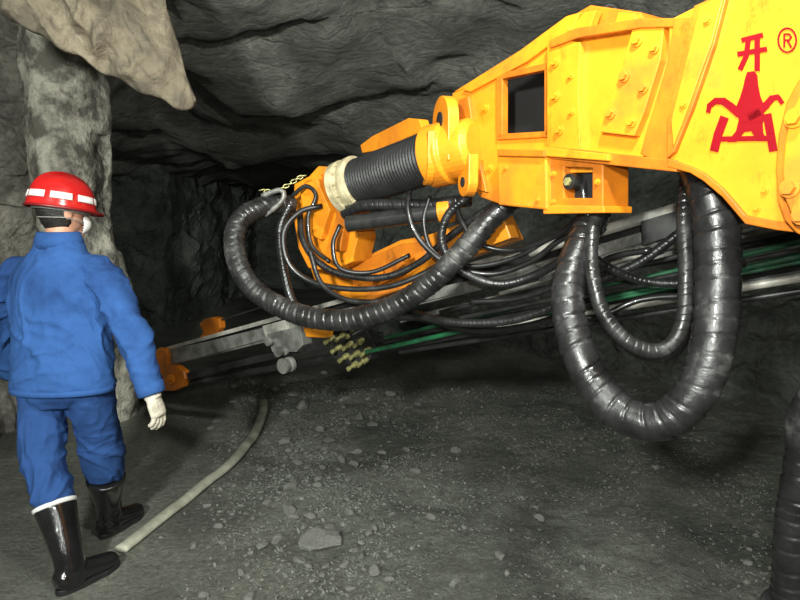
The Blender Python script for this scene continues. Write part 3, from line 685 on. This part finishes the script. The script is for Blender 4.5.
bmesh.ops.delete(bm,geom=dl,context='VERTS')
o=mk('hair',bm,M_hair,per,smooth=True); o.modifiers.new('s','SOLIDIFY').thickness=.01
# helmet
hc=H(0,.0,.036); tl=Matrix.Rotation(math.radians(-6),3,Rh)
HA,HB=.119,.140
def HH(x,y,z): return hc+tl@(Rh*x+Fh*y+Uh*z)
nn=48
def hring(bm,prf):
    rings=[]
    for r,z in prf:
        ring=[]
        for k in range(nn):
            t=2*math.pi*k/nn; x=math.cos(t); y=math.sin(t)
            pk=1+(.26*max(0,y)**3 if r>1.015 else 0)
            rid=.010*math.exp(-(x*r/.14)**2)*(1 if z>.04 else .3) if r<.95 else 0
            ring.append(bm.verts.new(HH(x*r*HA,y*r*HB*pk,z+rid)))
        rings.append(ring)
    for i in range(len(rings)-1):
        for k in range(nn): bm.faces.new((rings[i][k],rings[i][(k+1)%nn],rings[i+1][(k+1)%nn],rings[i+1][k]))
bm=bmesh.new(); hring(bm,[(0.0,.124),(.25,.121),(.48,.112),(.67,.097),(.82,.075),(.93,.044),(.985,.005),(1.0,-.020),(1.03,-.026),(1.035,-.030),(.99,-.028),(.95,-.01)])
hel=mk('safety_helmet',bm,M_helm,per,smooth=True,sub=1,label='glossy red safety helmet with silver reflective strips')
bm=bmesh.new(); hring(bm,[(1.025,-.023),(1.045,-.025),(1.05,-.031),(1.03,-.035),(1.018,-.030)]); mk('helmet_rim',bm,M_rim,hel,smooth=True)
def strip(name,t0,t1,r0,z0,r1,z1,mat,par):
    bm=bmesh.new(); m=14; A=[];B=[]
    for k in range(m+1):
        t=t0+(t1-t0)*k/m; A.append(bm.verts.new(HH(math.cos(t)*(r0*HA+.003),math.sin(t)*(r0*HB+.003),z0))); B.append(bm.verts.new(HH(math.cos(t)*(r1*HA+.003),math.sin(t)*(r1*HB+.003),z1)))
    for k in range(m): bm.faces.new((A[k],A[k+1],B[k+1],B[k]))
    o=mk(name,bm,mat,par,smooth=True); o.modifiers.new('s','SOLIDIFY').thickness=.003
for k in range(8):
    t=k*math.pi/4+.1; strip('reflective_strip',t,t+.62,.985,.006,.942,.034,M_refl,hel)
bm=bmesh.new(); cpts=[HH(math.cos(t)*.100,math.sin(t)*.118,-.032) for t in [2*math.pi*k/24 for k in range(25)]]
g=[]
for p in cpts[:-1]:
    o_=(p-hc); o_.z=0; o_.normalize(); g.append([bm.verts.new(p+Uh*.018),bm.verts.new(p-Uh*.008),bm.verts.new(p-Uh*.008-o_*.004),bm.verts.new(p+Uh*.018-o_*.004)])
for i in range(24):
    for k in range(4): bm.faces.new((g[i][k],g[i][(k+1)%4],g[(i+1)%24][(k+1)%4],g[(i+1)%24][k]))
mk('helmet_headband',bm,M_grey,hel,smooth=True)
# jacket
bm=bmesh.new()
tube(bm,[tor(-.13),tor(-.10),tor(-.02),tor(.08),tor(.3),tor(.55),tor(.70),tor(.78),tor(.86),tor(.92),tor(.99)],[(.215,.158),(.226,.165),(.226,.165),(.224,.162),(.220,.15),(.224,.15),(.214,.14),(.188,.126),(.15,.11),(.115,.096),(.088,.085)],Rb,36)
for s,e,w,sg in ((shL,eL,wL,-1),(shR,eR,wR,1)):
    ew=(w-e).normalized()
    tube(bm,[tor(.78)+Rb*.06*sg,s-Rb*.03*sg+Uz*.008,s.lerp(e,.2)-Rb*.006*sg,s.lerp(e,.55),e,e.lerp(w,.4),w-ew*.04,w-ew*.008],[(.060,.078),(.066,.078),(.070,.080),(.068,.074),(.064,.068),(.062,.066),(.057,.06),(.052,.055)],Rb,24)
jk=mk('jacket',bm,M_jack,per,smooth=True,label='blue cotton work jacket'); remesh(jk,.0075,8)
folds(jk,.014,[(eR,.22,1.0),(eL,.22,1.0),(shR-Uz*.12,.22,.9),(shL-Uz*.12,.22,.9),(tor(.05),.3,.6),(tor(.35)-Fb*.15,.28,.5)],.004)
bm=bmesh.new(); nn2=36; g=[]
for r,z in [(.102,-.04),(.094,.0),(.084,.030),(.077,.032),(.078,0),(.084,-.035)]:
    g.append([bm.verts.new(nk+Rb*math.cos(2*math.pi*k/nn2)*r*1.02+Fb*math.sin(2*math.pi*k/nn2)*r+Uz*z) for k in range(nn2)])
for i in range(6):
    for k in range(nn2): bm.faces.new((g[i][k],g[i][(k+1)%nn2],g[(i+1)%6][(k+1)%nn2],g[(i+1)%6][k]))
mk('collar',bm,M_jack,jk,smooth=True)
bm=bmesh.new(); tube(bm,[tor(-.150),tor(-.142),tor(-.11),tor(-.10)],[(.212,.154),(.228,.168),(.232,.171),(.224,.164)],Rb,48); mk('jacket_hem',bm,M_jack,jk,smooth=True)
for e,w in ((eL,wL),(eR,wR)):
    ew=(w-e).normalized(); bm=bmesh.new(); tube(bm,[w-ew*.05,w-ew*.045,w-ew*.002,w+ew*.004],[.052,.06,.057,.046],Rb,24); mk('cuff',bm,M_jack,jk,smooth=True)
# trousers
tL=kL.lerp(aL,.45); tR=kR.lerp(aR,.45)
bm=bmesh.new()
tube(bm,[tor(-.24),tor(-.18),tor(-.05),tor(.1)],[(.13,.10),(.175,.135),(.19,.145),(.185,.14)],Rb,28)
for h,k,t in ((hL,kL,tL),(hR,kR,tR)):
    tube(bm,[h+Uz*.04,h.lerp(k,.15),h.lerp(k,.45),h.lerp(k,.8),k,k.lerp(t,.5),t+Uz*.035,t+Uz*.01],[(.096,.115),(.098,.115),(.092,.10),(.086,.09),(.084,.088),(.082,.084),(.075,.077),(.066,.07)],Rb,24)
tr=mk('trousers',bm,M_trou,per,smooth=True,label='navy blue cotton work trousers'); remesh(tr,.0075,7)
folds(tr,.012,[(kL,.26,.8),(kR,.26,.8),(tL+Uz*.06,.16,.7),(tR+Uz*.06,.16,.7),(tor(-.2),.25,.6)],.005)
# boots
for a,k,t,f in ((aL,kL,tL,fdL),(aR,kR,tR,fdR)):
    s=f.cross(Uz); up=(t-a).normalized(); bm=bmesh.new(); a0=V((a.x,a.y,.1))
    tube(bm,[t+up*.01,t,a0.lerp(t,.55),a0+up*.05,a0-Uz*.02,a0-Uz*.085],[(.076,.082),(.080,.086),(.066,.07),(.055,.062),(.052,.062),(.05,.058)],s,28)
    tube(bm,[a0-f*.07-Uz*.05,a0-f*.05-Uz*.045,a0-Uz*.035,a0+f*.07-Uz*.045,a0+f*.13-Uz*.055,a0+f*.19-Uz*.06,a0+f*.215-Uz*.065],[(.03,.03),(.047,.045),(.05,.055),(.05,.044),(.054,.036),(.045,.03),(.022,.018)],s,24)
    bo=mk('rubber_boot',bm,M_boot,per,smooth=True,label='glossy black rubber boot'); remesh(bo,.007,5)
    bm=bmesh.new(); pts=[]
    for i in range(32):
        th=2*math.pi*i/32; yy=math.sin(th); l=.075+.145*yy; w=.052*abs(math.cos(th))**.8*(1 if math.cos(th)>0 else -1)*(1.08 if yy>.2 else .92)
        pts.append(a0+f*l+s*w-Uz*.1)
    prism(bm,pts,Uz*.024); mk('boot_sole',bm,M_bell,bo,bevel=.003)
    bm=bmesh.new(); tube(bm,[t-up*.004,t+up*.004,t+up*.012,t+up*.016],[.084,.088,.088,.08],s,28); mk('boot_lining',bm,M_white if a is aL else M_boot,bo,smooth=True)
for w,d,pn,tn in ((wR,dR,-Rb,Fb),(wL,dL,Rb,Uz)):
    bm=bmesh.new(); hand(bm,w,d,pn,tn,1.2,1.15); tube(bm,[w-d*.03,w-d*.02,w+d*.02],[.034,.037,.035],Rb,18)
    o=mk('glove',bm,M_glove,per,smooth=True,label='off-white cotton work glove'); remesh(o,.0035,3)
# ---------------------------------------------------------------- light, world, camera
w=bpy.data.worlds.new('World'); sc.world=w; w.use_nodes=True; w.node_tree.nodes['Background'].inputs[0].default_value=(.58,.66,.55,1); w.node_tree.nodes['Background'].inputs[1].default_value=.14
def area(name,loc,tgt,size,e,col=(1,1,1)):
    l=bpy.data.lights.new(name,'AREA'); l.shape='DISK'; l.size=size; l.energy=e; l.color=col
    o=bpy.data.objects.new(name,l); o.location=loc; o.rotation_euler=(V(tgt)-V(loc)).to_track_quat('-Z','Y').to_euler(); COL.objects.link(o)
area('camera_flash',(.04,-.05,1.66),(0,3,1.4),.08,28,(1,1,.94))
area('added_fill_light',(-1.0,-1.2,2.4),(-.3,4.5,1.0),.3,262,(.96,1,.92))  # added unseen fill from behind, evens out the falloff with distance
area('added_back_light',(.45,.9,2.8),(-1.1,5.8,2.0),.2,80,(.97,1,.92))  # added unseen light to brighten the back wall and roof
cd=bpy.data.cameras.new('camera'); cd.sensor_width=36; cd.lens=FPX/800*36; cd.clip_start=.05
co=bpy.data.objects.new('camera',cd); co.location=CAM; co.rotation_euler=(math.pi/2-TH,0,0); COL.objects.link(co); sc.camera=co
sc.view_settings.view_transform='Standard'
